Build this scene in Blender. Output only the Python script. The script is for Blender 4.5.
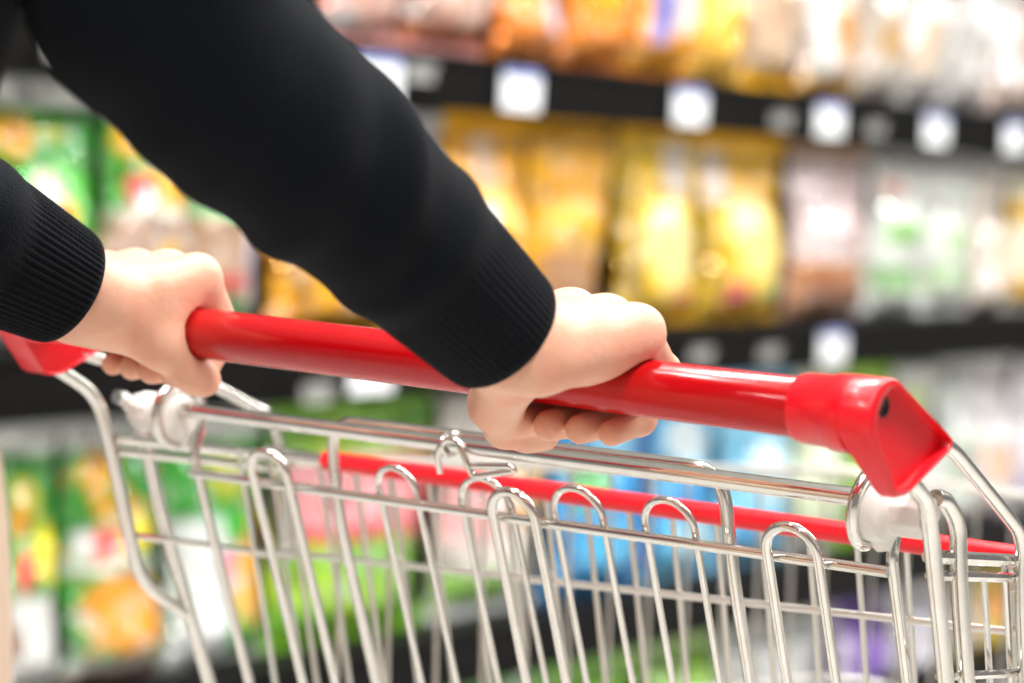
import bpy, bmesh, math, random
import numpy as np
from mathutils import Vector, Matrix

# ---------------------------------------------------------------- clear
for o in list(bpy.data.objects): bpy.data.objects.remove(o)
scene = bpy.context.scene
COL = scene.collection
rnd = random.Random(7)

# ---------------------------------------------------------------- camera
cam_d = bpy.data.cameras.new('camera'); cam = bpy.data.objects.new('camera', cam_d); COL.objects.link(cam)
right = Vector((0.79345, 0.60602, 0.05632)); down = Vector((0.09036, -0.02579, -0.99558)); fwd = Vector((-0.60189, 0.79503, -0.07522))
cam.matrix_world = Matrix(((right.x, -down.x, -fwd.x, 0.7519), (right.y, -down.y, -fwd.y, -0.8950),
                           (right.z, -down.z, -fwd.z, 1.0988), (0, 0, 0, 1)))
cam_d.sensor_width = 36; cam_d.lens = 84.54; cam_d.clip_start = 0.02; cam_d.clip_end = 60
cam_d.dof.use_dof = True; cam_d.dof.focus_distance = 1.14; cam_d.dof.aperture_fstop = 4.9
cam_d.dof.aperture_blades = 0
scene.camera = cam

# ---------------------------------------------------------------- world, exposure
w = bpy.data.worlds.new('store_air'); scene.world = w; w.use_nodes = True
w.node_tree.nodes['Background'].inputs[0].default_value = (1.0, 0.985, 0.96, 1)
w.node_tree.nodes['Background'].inputs[1].default_value = 0.22
scene.view_settings.view_transform = 'Standard'; scene.view_settings.look = 'None'
scene.view_settings.gamma = 1; scene.view_settings.use_curve_mapping = False
scene.view_settings.exposure = 0.25
LAMP_W = 38
scene.cycles.use_denoising = True
scene.cycles.sample_clamp_indirect = 6
scene.cycles.max_bounces = 8

# ---------------------------------------------------------------- materials
def mat(name, col, rough=.5, metal=0., coat=0., sheen=0., trans=0., alpha=1., sss=0., emit=None, bump=None, mottle=None, ior=1.45, spec=.5):
    m = bpy.data.materials.new(name); m.use_nodes = True
    nt = m.node_tree; b = nt.nodes['Principled BSDF']
    b.inputs['Base Color'].default_value = (*col, 1); b.inputs['Roughness'].default_value = rough
    b.inputs['Metallic'].default_value = metal; b.inputs['Coat Weight'].default_value = coat
    b.inputs['Sheen Weight'].default_value = sheen; b.inputs['Transmission Weight'].default_value = trans
    b.inputs['Alpha'].default_value = alpha; b.inputs['IOR'].default_value = ior
    b.inputs['Specular IOR Level'].default_value = spec
    if sss:
        b.inputs['Subsurface Weight'].default_value = sss
        b.inputs['Subsurface Radius'].default_value = (.010, .0045, .003); b.inputs['Subsurface Scale'].default_value = .6
    if emit:
        b.inputs['Emission Color'].default_value = (*emit[0], 1); b.inputs['Emission Strength'].default_value = emit[1]
    tc = nt.nodes.new('ShaderNodeTexCoord')
    if mottle:                                     # (scale, amount, second colour)
        n = nt.nodes.new('ShaderNodeTexNoise'); n.inputs['Scale'].default_value = mottle[0]; n.inputs['Detail'].default_value = 4
        r = nt.nodes.new('ShaderNodeMapRange'); r.inputs[1].default_value = .38; r.inputs[2].default_value = .68
        r.inputs[4].default_value = mottle[1]
        x = nt.nodes.new('ShaderNodeMix'); x.data_type = 'RGBA'
        x.inputs[6].default_value = (*col, 1); x.inputs[7].default_value = (*mottle[2], 1)
        nt.links.new(tc.outputs['Object'], n.inputs['Vector']); nt.links.new(n.outputs['Fac'], r.inputs[0])
        nt.links.new(r.outputs[0], x.inputs[0]); nt.links.new(x.outputs[2], b.inputs['Base Color'])
    if bump:                                       # (scale, strength)
        n = nt.nodes.new('ShaderNodeTexNoise'); n.inputs['Scale'].default_value = bump[0]; n.inputs['Detail'].default_value = 3
        u = nt.nodes.new('ShaderNodeBump'); u.inputs['Strength'].default_value = bump[1]; u.inputs['Distance'].default_value = .002
        nt.links.new(tc.outputs['Object'], n.inputs['Vector']); nt.links.new(n.outputs['Fac'], u.inputs['Height'])
        nt.links.new(u.outputs['Normal'], b.inputs['Normal'])
    return m

def print_mat(name, rough, coat):
    """printed film: colours come from the print stored with each bag"""
    m = bpy.data.materials.new(name); m.use_nodes = True; nt = m.node_tree; b = nt.nodes['Principled BSDF']
    a = nt.nodes.new('ShaderNodeVertexColor'); a.layer_name = 'print'
    nt.links.new(a.outputs['Color'], b.inputs['Base Color'])
    b.inputs['Roughness'].default_value = rough; b.inputs['Coat Weight'].default_value = coat; b.inputs['Coat Roughness'].default_value = .05; b.inputs['Metallic'].default_value = .12; b.inputs['Coat IOR'].default_value = 1.9
    tc = nt.nodes.new('ShaderNodeTexCoord'); n = nt.nodes.new('ShaderNodeTexNoise'); n.inputs['Scale'].default_value = 34; n.inputs['Detail'].default_value = 1.5
    u = nt.nodes.new('ShaderNodeBump'); u.inputs['Strength'].default_value = 1.; u.inputs['Distance'].default_value = .016
    nt.links.new(tc.outputs['Object'], n.inputs['Vector']); nt.links.new(n.outputs['Fac'], u.inputs['Height'])
    nt.links.new(u.outputs['Normal'], b.inputs['Normal']); nt.links.new(u.outputs['Normal'], b.inputs['Coat Normal'])
    f = nt.nodes.new('ShaderNodeTexNoise'); f.inputs['Scale'].default_value = 15; f.inputs['Detail'].default_value = 3          # metallic patches added to the film for extra glints
    g = nt.nodes.new('ShaderNodeMapRange'); g.inputs[1].default_value = .58; g.inputs[2].default_value = .66; g.inputs[3].default_value = .08; g.inputs[4].default_value = .9
    nt.links.new(tc.outputs['Object'], f.inputs['Vector']); nt.links.new(f.outputs['Fac'], g.inputs[0]); nt.links.new(g.outputs[0], b.inputs['Metallic'])
    return m

M = dict(
    wire=mat('zinc_plated_wire', (.81, .795, .765), .14, 1., mottle=(90, .5, (.70, .665, .60)), bump=(240, .03)),
    wire_dull=mat('dull_zinc_wire', (.74, .71, .66), .33, 1.),
    red=mat('red_handle_plastic', (.50, .002, .005), .2, coat=.15, mottle=(40, .3, (.46, .003, .007)), bump=(160, .05)),
    red2=mat('bright_red_plastic', (.80, .006, .016), .32, coat=.2, bump=(140, .08)),
    nylon=mat('white_nylon', (.90, .885, .85), .45, mottle=(60, .6, (.74, .71, .65))),
    dark=mat('dark_screw', (.03, .025, .025), .4, .8),
    skin=mat('skin', (.83, .475, .335), .46, sss=.22, mottle=(55, .8, (.80, .37, .25)), bump=(260, .16), spec=.4),
    knit=mat('black_knit', (.0035, .0050, .0080), .9, sheen=.02, bump=(900, .5), spec=.15),
    trousers=mat('dark_cloth', (.03, .035, .05), .85),
    vest=mat('beige_cloth', (.66, .49, .37), .85, bump=(300, .3)),
    hair=mat('dark_hair', (.03, .018, .012), .5), shoe=mat('white_shoe', (.7, .7, .68), .6), eye=mat('eye_white', (.85, .85, .83), .2), iris=mat('brown_iris', (.06, .03, .015), .2),
    lip=mat('lip', (.5, .17, .15), .4),
    shelf=mat('black_shelf_steel', (.004, .004, .0045), .5, mottle=(8, .5, (.014, .013, .012)), spec=.2),
    rail=mat('black_price_rail', (.005, .0047, .0045), .45, spec=.12), railclear=mat('grey_rail_lip', (.42, .42, .40), .25),
    back=mat('dark_shelf_back', (.014, .017, .015), .6),
    tag=mat('white_price_card', (.90, .92, .95), .4), tagblue=mat('blue_card_edge', (.05, .10, .48), .4), ink=mat('card_ink', (.25, .26, .3), .6),
    film=print_mat('glossy_print_film', .10, .6), card=print_mat('satin_print_film', .30, .15),
    seal=mat('silver_film_seal', (.80, .82, .82), .14, .8, bump=(45, .7)),
    clear=mat('clear_film_window', (.92, .92, .9), .08, alpha=.28),
    floor=mat('pale_floor_tile', (.50, .48, .45), .25, mottle=(5, .5, (.45, .43, .40))), joint=mat('tile_joint', (.35, .34, .32), .8),
    ceil=mat('white_ceiling', (.82, .82, .80), .9), housing=mat('white_lamp_housing', (.8, .8, .8), .5),
    glow=mat('lamp_diffuser', (.9, .9, .9), .5, emit=((1, .98, .95), 6)),
    rubber=mat('grey_rubber', (.12, .12, .12), .7),
)

# ---------------------------------------------------------------- object helpers
def link(name, me, parent=None, m=None):
    o = bpy.data.objects.new(name, me); COL.objects.link(o)
    if parent: o.parent = parent
    if m and not me.materials: me.materials.append(m)
    return o
def tag(o, label=None, cat=None, group=None, kind=None):
    if label: o['label'] = label
    if cat: o['category'] = cat
    if group: o['group'] = group
    if kind: o['kind'] = kind
    return o
def empty(name, loc, rz=0):
    o = bpy.data.objects.new(name, None); COL.objects.link(o); o.location = loc; o.rotation_euler.z = rz; o.empty_display_size = .05
    return o
class MB:
    def __init__(s): s.v = []; s.f = []
    def add(s, v, f):
        n = len(s.v); s.v += [tuple(map(float, p)) for p in v]; s.f += [tuple(i + n for i in q) for q in f]; return s
    def box(s, x0, x1, y0, y1, z0, z1):
        return s.add([(x, y, z) for x in (x0, x1) for y in (y0, y1) for z in (z0, z1)],
                     [(0, 1, 3, 2), (4, 6, 7, 5), (0, 4, 5, 1), (2, 3, 7, 6), (0, 2, 6, 4), (1, 5, 7, 3)])
    def tube(s, pts, r, seg=10, cap=True, closed=False):
        P = [Vector(p) for p in pts]; n = len(P)
        R = r if hasattr(r, '__len__') else [r] * n
        T = []
        for i in range(n):
            a = P[(i - 1) % n] if (closed or i > 0) else P[i]; b = P[(i + 1) % n] if (closed or i < n - 1) else P[i]
            T.append((b - a).normalized())
        up = Vector((0, 0, 1)) if abs(T[0].z) < .9 else Vector((1, 0, 0))
        u = T[0].cross(up).normalized(); V = []
        for i in range(n):
            u = (u - T[i] * u.dot(T[i])).normalized(); w_ = T[i].cross(u)
            for k in range(seg):
                a = 2 * math.pi * k / seg; V.append(P[i] + (u * math.cos(a) + w_ * math.sin(a)) * R[i])
        F = []
        for i in range(n if closed else n - 1):
            j = (i + 1) % n
            for k in range(seg):
                k2 = (k + 1) % seg; F.append((i * seg + k, i * seg + k2, j * seg + k2, j * seg + k))
        if cap and not closed: F += [tuple(range(seg))[::-1], tuple((n - 1) * seg + k for k in range(seg))]
        return s.add(V, F)
    def lathe(s, prof, seg=32, axis='x', origin=(0, 0, 0), mod=None):
        V = []; F = []; n = len(prof)
        for i, (a, r) in enumerate(prof):
            for k in range(seg):
                t = 2 * math.pi * k / seg; rr = r * (mod(i, t) if mod else 1); c, d = rr * math.cos(t), rr * math.sin(t)
                p = {'x': (a, c, d), 'z': (c, d, a), 'y': (d, a, c)}[axis]; V.append([p[q] + origin[q] for q in range(3)])
        for i in range(n - 1):
            for k in range(seg):
                k2 = (k + 1) % seg; F.append((i * seg + k, i * seg + k2, (i + 1) * seg + k2, (i + 1) * seg + k))
        F += [tuple(range(seg))[::-1], tuple((n - 1) * seg + k for k in range(seg))]
        return s.add(V, F)
    def mesh(s, name, smooth=True, bevel=0):
        me = bpy.data.meshes.new(name); me.from_pydata(s.v, [], s.f)
        bm = bmesh.new(); bm.from_mesh(me)
        bmesh.ops.remove_doubles(bm, verts=bm.verts, dist=1e-6)
        if bevel: bmesh.ops.bevel(bm, geom=bm.edges[:], offset=bevel, segments=2, affect='EDGES', profile=.6)
        bmesh.ops.recalc_face_normals(bm, faces=bm.faces)
        bm.to_mesh(me); bm.free()
        if smooth:
            me.polygons.foreach_set('use_smooth', [True] * len(me.polygons))
            try: me.set_sharp_from_angle(angle=math.radians(42))
            except Exception: pass
        return me
    def build(s, name, m, parent=None, smooth=True, bevel=0):
        return link(name, s.mesh(name, smooth, bevel), parent, m)
def fillet(pts, r, n=7):
    """polyline with its corners rounded off"""
    P = [Vector(p) for p in pts]; R = r if hasattr(r, '__len__') else [r] * len(P); out = [P[0]]
    for i in range(1, len(P) - 1):
        a, b, c = P[i - 1], P[i], P[i + 1]; d1 = (a - b); d2 = (c - b)
        t = min(R[i], d1.length * .49, d2.length * .49); p, q = b + d1.normalized() * t, b + d2.normalized() * t
        for k in range(n + 1):
            s = k / n; out.append(p * (1 - s) ** 2 + b * 2 * s * (1 - s) + q * s * s)
    out.append(P[-1]); return out
def wire(name, pts, r, parent, m=None, seg=8, closed=False):
    return MB().tube(pts, r, seg, closed=closed).build(name, m or M['wire'], parent)

# ---------------------------------------------------------------- room shell
tag(MB().box(-4.5, 6, -6, 14, -.06, -.004).build('floor', M['joint'], smooth=False), kind='structure')
floor = bpy.data.objects['floor']
tile = MB().box(-.298, .298, -.298, .298, -.0045, 0).mesh('tile', False); tile.materials.append(M['floor'])
for i in range(8):
    for j in range(20):
        o = link('tile', tile, floor); o.location = (-1.3 + .6 * i, -3.0 + .6 * j, 0)
tag(MB().box(-4.5, 6, -6, 14, 3.3, 3.4).build('ceiling', M['ceil'], smooth=False), kind='structure')
hous = MB().box(-.16, .16, -.75, .75, 0, .06).mesh('housing', False); hous.materials.append(M['housing'])
diff = MB().box(-.13, .13, -.72, .72, -.012, 0).mesh('diffuser', False); diff.materials.append(M['glow'])
li = 0
for cx, rowname in ((-.60, 'above the shelved aisle'), (.95, 'in the row behind the shopper')):
    for k, cy in enumerate((-3, -1.1, .8, 2.7, 4.6, 6.5)):
        t = empty('ceiling_light', (cx, cy, 3.24))
        tag(t, 'long white ceiling light fixture %s' % rowname, 'lamp', 'ceiling lights ' + rowname)
        link('housing', hous, t); link('diffuser', diff, t)
        ld = bpy.data.lights.new('lamp_light', 'AREA'); ld.shape = 'RECTANGLE'; ld.size = .12; ld.size_y = 1.44; ld.energy = LAMP_W
        ld.color = (1, .985, .962)
        lo = bpy.data.objects.new('lamp_light', ld); COL.objects.link(lo); lo.parent = t; lo.location = (0, 0, -.02)

# ---------------------------------------------------------------- shelving on the far side of the aisle
FRONT = -1.54
BOARDS = (.055, .36, .825, 1.255, 1.68)
board_me = MB().box(-.46, -.004, -.598, .598, -.03, 0).mesh('shelf_board', False, .003); board_me.materials.append(M['shelf'])
rail_me = MB().box(-.008, .004, -.598, .598, -.088, -.004).box(.004, .012, -.598, .598, -.088, -.078).box(.004, .010, -.598, .598, -.012, -.004).mesh('price_rail', False); rail_me.materials.append(M['rail'])
post_me = MB().box(-.50, -.44, -.02, .02, 0, 2.0).mesh('upright', False, .003); post_me.materials.append(M['shelf'])
back_me = MB().box(-.455, -.44, -.58, .58, .08, 1.98).mesh('back_panel', False); back_me.materials.append(M['back'])
kick_me = MB().box(-.46, -.03, -.59, .59, 0, .02).mesh('plinth', False); kick_me.materials.append(M['shelf'])
bays = ('black shelving bay holding the green flower-printed snack bags', 'black shelving bay holding plain yellow bags and the lime bag with pink panel',
        'black shelving bay holding gleaming yellow bags and light blue bags', 'black shelving bay at the far end holding clear and white bags')
for k, lab in enumerate(bays):
    t = empty('shelving_bay', (FRONT, .98 + 1.2 * k, 0)); tag(t, lab, 'shelf', 'shelving bays along the aisle')
    link('back_panel', back_me, t); link('plinth', kick_me, t)
    for e in (-.58, .58): link('upright', post_me, t).location.y = e
    for z in BOARDS:
        link('shelf_board', board_me, t).location.z = z; link('price_rail', rail_me, t).location.z = z

card_me = MB().box(0, .003, -.048, .048, -.032, .030).mesh('card', False, .001); card_me.materials.append(M['tag'])
edge_me = MB().box(.003, .0036, -.047, .047, .020, .029).mesh('coloured_edge', False); edge_me.materials.append(M['tagblue'])
for y, z, what in ((1.762, 1.255, 'white price card half hidden by the black sleeve, upper rail'), (2.101, 1.255, 'white price card under the plain orange bags'),
                   (2.582, 1.255, 'white price card under the orange and yellow bags, above yellow bags'), (3.062, 1.255, 'white price card above the brown-bottomed bag'),
                   (3.489, 1.255, 'white price card above the green and white bags'), (3.849, 1.255, 'white price card at the right edge of the photo, upper rail'),
                   (1.779, .825, 'white price card on the middle rail just under the red handle'), (3.130, .825, 'white price card under the brown-bottomed bag, middle rail')):
    t = empty('price_card', (FRONT + .0125, y, z - .047)); tag(t, what, 'price tag', 'price cards on the shelf rails')
    link('card', card_me, t); link('coloured_edge', edge_me, t)

clip_me = MB().box(0, .004, -.030, .030, -.016, .010).box(.004, .012, -.028, .028, .004, .010).box(.004, .010, -.022, .022, -.016, -.011).mesh('holder', False, .0012); clip_me.materials.append(M['railclear'])
for y, z, what in ((1.158, 1.206, 'empty grey card clip above the green flower bag'), (1.852, 1.222, 'empty grey card clip left of the card under the orange bags'),
                   (2.885, 1.200, 'empty grey card clip left of the card above the brown-bottomed bag'), (3.234, 1.200, 'empty grey card clip right of the card above the brown-bottomed bag'),
                   (1.660, .755, 'empty grey card clip on the middle rail below the amber bag'), (2.664, .778, 'empty grey card clip under the yellow bags with pale ovals'), (2.895, .774, 'empty grey card clip left of the card under the brown-bottomed bag')):
    t = empty('card_clip', (FRONT + .0125, y, z)); tag(t, what, 'clip', 'empty card clips on the shelf rails'); link('holder', clip_me, t)

def smooth01(x): x = np.clip(x, 0, 1); return x * x * (3 - 2 * x)
def vnoise(u, v, seed):
    g = np.random.RandomState(seed); s = 0
    for k in range(9):
        a, b, p = g.normal(0, 1), g.normal(0, 1), g.uniform(0, 6.28); s = s + np.sin((a * u + b * v) * 6.28 + p)
    return s / 4.2
def bag_print(u, v, base, shapes, seed):
    c = np.repeat(np.array(base, float)[None], len(u), 0)
    for s in shapes:
        if s[0] == 'd': _, cu, cv, ru, rv, col = s; m = smooth01((1.1 - np.hypot((u - cu) / ru, (v - cv) / rv)) / .25)
        elif s[0] == 'r': _, u0, v0, u1, v1, col = s; m = smooth01(np.minimum(np.minimum(u - u0, u1 - u), np.minimum(v - v0, v1 - v)) / .03 + .5)
        else: _, sc, lo, col = s; m = smooth01((vnoise(u * sc, v * sc * 1.6, seed + int(sc * 10)) - lo) / .5)
        c = c * (1 - m[:, None]) + np.array(col)[None] * m[:, None]
    m = smooth01((vnoise(u * 6, v * 7, seed + 2) - .55) / .4)[:, None] * .45; c = c * (1 - m) + m * np.array((.74, .73, .70))[None]      # small pale print
    m = smooth01((vnoise(u * 7, v * 8, seed + 4) - .6) / .4)[:, None] * .30; return c * (1 - m * np.array((.5, .75, .75))[None])                    # small dark print, with little shadows painted in
def bag_pouch(w_, h, d, base, shapes, seed, wr):
    nu, nv = 26, 36
    U, V = np.meshgrid(np.linspace(0, 1, nu), np.linspace(0, 1, nv)); u = U.ravel(); v = V.ravel()
    prof = smooth01(v / .16) * (1 - .96 * smooth01((v - .42) / .50)) ; e = 1 - np.abs(2 * u - 1) ** 3.2
    cr = vnoise(u * 2.2, v * 2.6, seed + 3) * .5 + vnoise(u * 4.5, v * 3.5, seed + 5) * .40 + vnoise(u * 8, v * 6, seed + 8) * .22 + .5 * np.sin(u * 34 + seed) * smooth01((v - .62) / .3) + .4 * np.sin(u * 29) * smooth01((.16 - v) / .15)
    width = w_ * (1 - .10 * prof)
    y = (u - .5) * width + .006 * np.sin(v * 9 + seed) * prof
    z = v * h
    lean = .012 * vnoise(v * .8, v * 0, seed)
    tf = d * .5 * prof * e + .0016 + wr * cr * (.25 + .75 * prof) * e + lean; tb = -(d * .5 * prof * e) - .0016 + lean
    Vt = np.concatenate([np.stack([tf, y, z], 1), np.stack([tb, y, z], 1)]); n = nu * nv; F = []
    for j in range(nv - 1):
        for i in range(nu - 1):
            a = j * nu + i; q = (a, a + 1, a + nu + 1, a + nu); F += [q, tuple(n + k for k in q[::-1])]
    for j in range(nv - 1):
        a = j * nu; F.append((a, a + nu, n + a + nu, n + a)); a += nu - 1; F.append((a, n + a, n + a + nu, a + nu))
    for i in range(nu - 1):
        F.append((i, n + i, n + i + 1, i + 1)); a = (nv - 1) * nu + i; F.append((a, a + 1, n + a + 1, n + a))
    me = bpy.data.meshes.new('pouch'); me.from_pydata(Vt.tolist(), [], F)
    col = bag_print(u, v, base, shapes, seed); C4 = np.ones((2 * n, 4)); C4[:n, :3] = col; C4[n:, :3] = col * .9
    at = me.color_attributes.new('print', 'FLOAT_COLOR', 'POINT'); at.data.foreach_set('color', C4.ravel().astype(np.float32))
    me.polygons.foreach_set('use_smooth', [True] * len(me.polygons)); me.update(); return me
def crimp(w_, z0, z1, amp):
    m = MB(); n = 40; v = []; f = []
    for i in range(n + 1):
        a = (i / n - .5) * w_; o = amp * (1 if i % 2 else -1)
        for (s, z) in ((.0012, z0), (.0012, z1 + (.003 if i % 2 else 0)), (-.0012, z1 + (.003 if i % 2 else 0)), (-.0012, z0)): v.append((o + s, a, z))
    for i in range(n):
        for k in range(4): f.append((i * 4 + k, (i + 1) * 4 + k, (i + 1) * 4 + (k + 1) % 4, i * 4 + (k + 1) % 4))
    f += [(0, 1, 2, 3), (n * 4 + 3, n * 4 + 2, n * 4 + 1, n * 4)]
    return m.add(v, f)
bag_n = 0
def bag(name, lvl, y0, y1, h, base, shapes, label, group, sealc=None, d=.085, m='film', wr=.0085, cat='snack bag', dx=0, rz=0.):
    global bag_n; bag_n += 1
    wd = (y1 - y0) * .985; t = empty(name, (FRONT - .025 - d * .5 + dx, (y0 + y1) / 2, BOARDS[lvl]), rz); tag(t, label, cat, group)
    link('pouch', bag_pouch(wd, h * .93, d, base, shapes, bag_n * 11, wr), t, M[m]).location.z = .002
    sm = M['seal']
    if sealc:
        key = 'seal_%d_%d_%d' % tuple(int(c * 100) for c in sealc)
        sm = bpy.data.materials.get(key) or mat(key, sealc, .25, 0, .2)
    crimp(wd, h * .915, h, .003).build('top_seal', sm, t, smooth=False)
    crimp(wd * .98, .001, h * .035, .002).build('bottom_seal', sm, t, smooth=False)
    return t
G = (.025, .36, .018); LIME = (.30, .62, .015); YE = (.92, .50, .005); OR = (.88, .25, .004); RED = (.70, .02, .015); WH = (.70, .71, .70); PK = (.80, .38, .36)
BR = (.34, .13, .05); TAN = (.62, .42, .27); BLU = (.03, .30, .72); NAV = (.01, .07, .32); LB = (.30, .62, .86); PUR = (.17, .05, .45); DG = (.01, .10, .015); LAV = (.62, .58, .72)
SIL = (.66, .68, .67)
# upper shelf
g = 'snack bags on the upper shelf'
bag('nut_bag', 3, 1.710, 1.898, .36, (.78, .50, .42), [('n', 3.5, .2, (.70, .16, .10)), ('n', 2.6, .35, WH)], 'red and white mottled bag beside the black sleeve, upper shelf', g, PK)
bag('nut_bag', 3, 1.898, 2.103, .36, (.76, .48, .38), [('n', 3.1, .25, (.72, .20, .10)), ('n', 2.2, .3, WH), ('r', 0, 0, 1, .12, (.60, .16, .03))], 'red and white mottled bag directly left of the orange bags', g, PK)
bag('chip_bag', 3, 2.103, 2.288, .37, OR, [('r', .55, .14, .85, .30, LAV), ('d', .35, .45, .3, .15, YE)], 'orange bag with a pale lilac patch, upper shelf', g, OR)
bag('chip_bag', 3, 2.288, 2.482, .37, (.90, .28, .004), [('d', .5, .5, .4, .2, YE)], 'plain orange bag, upper shelf, right of the lilac-patched one', g, OR)
bag('chip_bag', 3, 2.488, 2.673, .37, (.92, .36, .006), [('r', .12, .16, .34, .5, (.10, .18, .62)), ('r', .4, .22, .8, .6, WH), ('r', 0, 0, 1, .09, YE)], 'orange bag with blue mark and white panel, upper shelf', g, OR)
bag('chip_bag', 3, 2.673, 2.864, .37, (.94, .50, .01), [('r', .72, .1, 1, .7, WH)], 'yellow-orange bag with a white side strip, upper shelf', g, YE)
bag('nut_bag', 3, 2.864, 3.059, .37, TAN, [('r', 0, 0, 1, .11, YE), ('r', .72, .11, .98, .9, WH)], 'beige bag with yellow bottom band, upper shelf, beside the orange and yellow bags', g, YE)
bag('nut_bag', 3, 3.059, 3.276, .37, (.70, .52, .40), [('r', 0, 0, 1, .09, (.90, .46, .02)), ('r', .05, .1, .3, .9, WH), ('d', .55, .35, .2, .15, (.6, .3, .08))], 'beige bag with orange bottom band, upper shelf, beside the clear bags', g, YE)
for a, b, c, s, lab in ((3.276, 3.459, (.50, .44, .38), [('d', .5, .35, .35, .12, (.55, .33, .12)), ('r', .75, .1, 1, .9, WH)], 'clear bag with brown contents, first of the clear ones on the upper shelf'),
                        (3.459, 3.644, (.52, .49, .45), [('r', .1, .2, .4, .9, (.70, .50, .34)), ('n', 2.5, .3, WH)], 'clear bag with a tan stripe, upper shelf'),
                        (3.644, 3.837, (.50, .48, .46), [('r', .5, .25, .9, .95, WH)], 'clear bag with a broad white stripe, upper shelf'),
                        (3.837, 4.082, (.55, .42, .36), [('r', .05, .2, .3, .9, WH), ('n', 2.2, .3, WH)], 'pinkish clear bag at the right edge of the photo, upper shelf')):
    bag('clear_bag', 3, a, b, .37, c, s, lab, g, WH, wr=.008)
# middle shelf
g = 'snack bags on the middle shelf'
bag('puff_bag', 2, 1.106, 1.290, .365, G, [('d', .20, .79, .20, .085, YE), ('d', .20, .79, .09, .04, (.85, .34, .006)), ('d', .55, .80, .14, .03, (.50, .55, .02)), ('d', .62, .6, .3, .12, (.06, .48, .02)), ('r', .30, .48, .48, .66, (.80, .60, .55)), ('d', .55, .5, .12, .06, (.85, .36, .01)), ('d', .8, .3, .3, .12, RED), ('r', 0, 0, 1, .2, WH), ('n', 3.5, .85, WH), ('r', -.1, .895, 1.1, 1.1, (.80, .83, .80))],
    'green bag with a yellow flower behind the left cuff, middle shelf', g, SIL)
bag('puff_bag', 2, 1.290, 1.455, .365, (.05, .42, .02), [('d', .25, .80, .2, .08, YE), ('d', .6, .68, .25, .05, (.75, .50, .03)), ('r', .15, .54, .5, .66, (.66, .04, .06)), ('d', .68, .59, .22, .06, (.88, .40, .01)), ('r', .0, .50, 1, .535, (.60, .66, .58)), ('r', 0, 0, 1, .50, (.48, .32, .24)), ('n', 2.8, .55, WH), ('d', .6, .35, .14, .06, YE), ('r', -.1, .90, 1.1, 1.1, (.80, .83, .80))],
    'green bag with red and orange band right of the yellow flower bag', g, SIL)
bag('nut_bag', 2, 1.455, 1.612, .365, (.46, .28, .18), [('n', 3, .3, (.62, .48, .38)), ('r', 0, .62, 1, .8, (.60, .06, .04)), ('r', 0, .5, .9, .6, (.30, .60, .30)), ('r', 0, .2, .7, .27, (.55, .06, .05)), ('r', 0, 0, 1, .17, (.05, .38, .10)), ('r', .72, .1, .95, .6, LAV)],
    'brown bag with red and green bands above the left hand, middle shelf', g, SIL)
bag('chip_bag', 2, 1.616, 1.908, .33, (.80, .37, .01), [('n', 2.4, .35, (.70, .26, .006)), ('d', .5, .35, .3, .12, (.90, .46, .02))], 'amber bag under the black right sleeve, middle shelf', g, OR)
bag('clear_bag', 2, 1.913, 2.009, .335, (.72, .66, .58), [('n', 2.4, .2, WH), ('r', 0, 0, 1, .3, (.55, .33, .14))], 'pale clear bag beside the black sleeve, middle shelf, left of the yellow bags', g, WH)
bag('chip_bag', 2, 2.009, 2.226, .345, (.90, .42, .005), [('r', .35, .72, .62, .95, (.85, .60, .40)), ('r', .0, .05, .8, .34, (.48, .24, .10)), ('d', .3, .55, .12, .08, WH)], 'yellow bag with pale upper patch directly above the right hand', g, YE)
bag('chip_bag', 2, 2.226, 2.469, .345, (.88, .43, .004), [('r', .15, .10, .80, .40, (.46, .23, .10)), ('d', .5, .46, .25, .04, (.60, .36, .08)), ('d', .4, .62, .3, .1, (.84, .42, .006))], 'yellow bag with a brown window, middle shelf', g, YE)
bag('chip_bag', 2, 2.487, 2.744, .35, (.84, .53, .006), [('r', .03, .15, .16, .85, (.45, .30, .01)), ('d', .5, .42, .3, .24, (.96, .80, .30)), ('d', .65, .12, .14, .06, (.75, .08, .16)), ('r', .55, .7, .85, .97, (.80, .72, .66))], 'yellow bag with a pale oval and pink spot near the right hand', g, YE)  # the pale oval is a broad highlight painted into the print
bag('chip_bag', 2, 2.744, 3.043, .35, (.88, .50, .006), [('d', .5, .5, .28, .24, (.96, .80, .28)), ('r', .02, .05, .12, .7, (.42, .30, .01)), ('d', .3, .16, .14, .07, (.78, .10, .14)), ('d', .75, .2, .2, .1, (.70, .72, .20)), ('r', .05, .68, .3, .95, (.84, .72, .62))], 'yellow bag with pale oval standing left of the brown-bottomed bag', g, YE)
bag('nut_bag', 2, 3.054, 3.360, .335, (.68, .55, .55), [('r', 0, 0, 1, .36, (.45, .19, .07)), ('n', 3.2, .45, (.82, .78, .78)), ('d', .4, .18, .3, .1, (.30, .11, .05)), ('r', .62, .4, .78, .98, (.55, .38, .36))], 'mauve and white bag with brown see-through bottom, middle shelf', g, (.5, .34, .22))
bag('clear_bag', 2, 3.360, 3.598, .335, (.68, .72, .68), [('r', .05, .16, .9, .33, (.26, .46, .20)), ('r', .1, .48, .7, .62, (.24, .58, .12)), ('r', .1, .78, .6, .88, (.62, .30, .24)), ('n', 2.3, .6, WH)], 'white bag with green bands, middle shelf, right of the mauve one', g, WH)
bag('clear_bag', 2, 3.598, 3.836, .335, (.72, .75, .71), [('r', .05, .16, .8, .33, (.34, .50, .26)), ('d', .5, .5, .25, .1, (.40, .62, .28)), ('n', 2.6, .4, WH)], 'white bag with one round green spot, middle shelf', g, WH)
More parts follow.
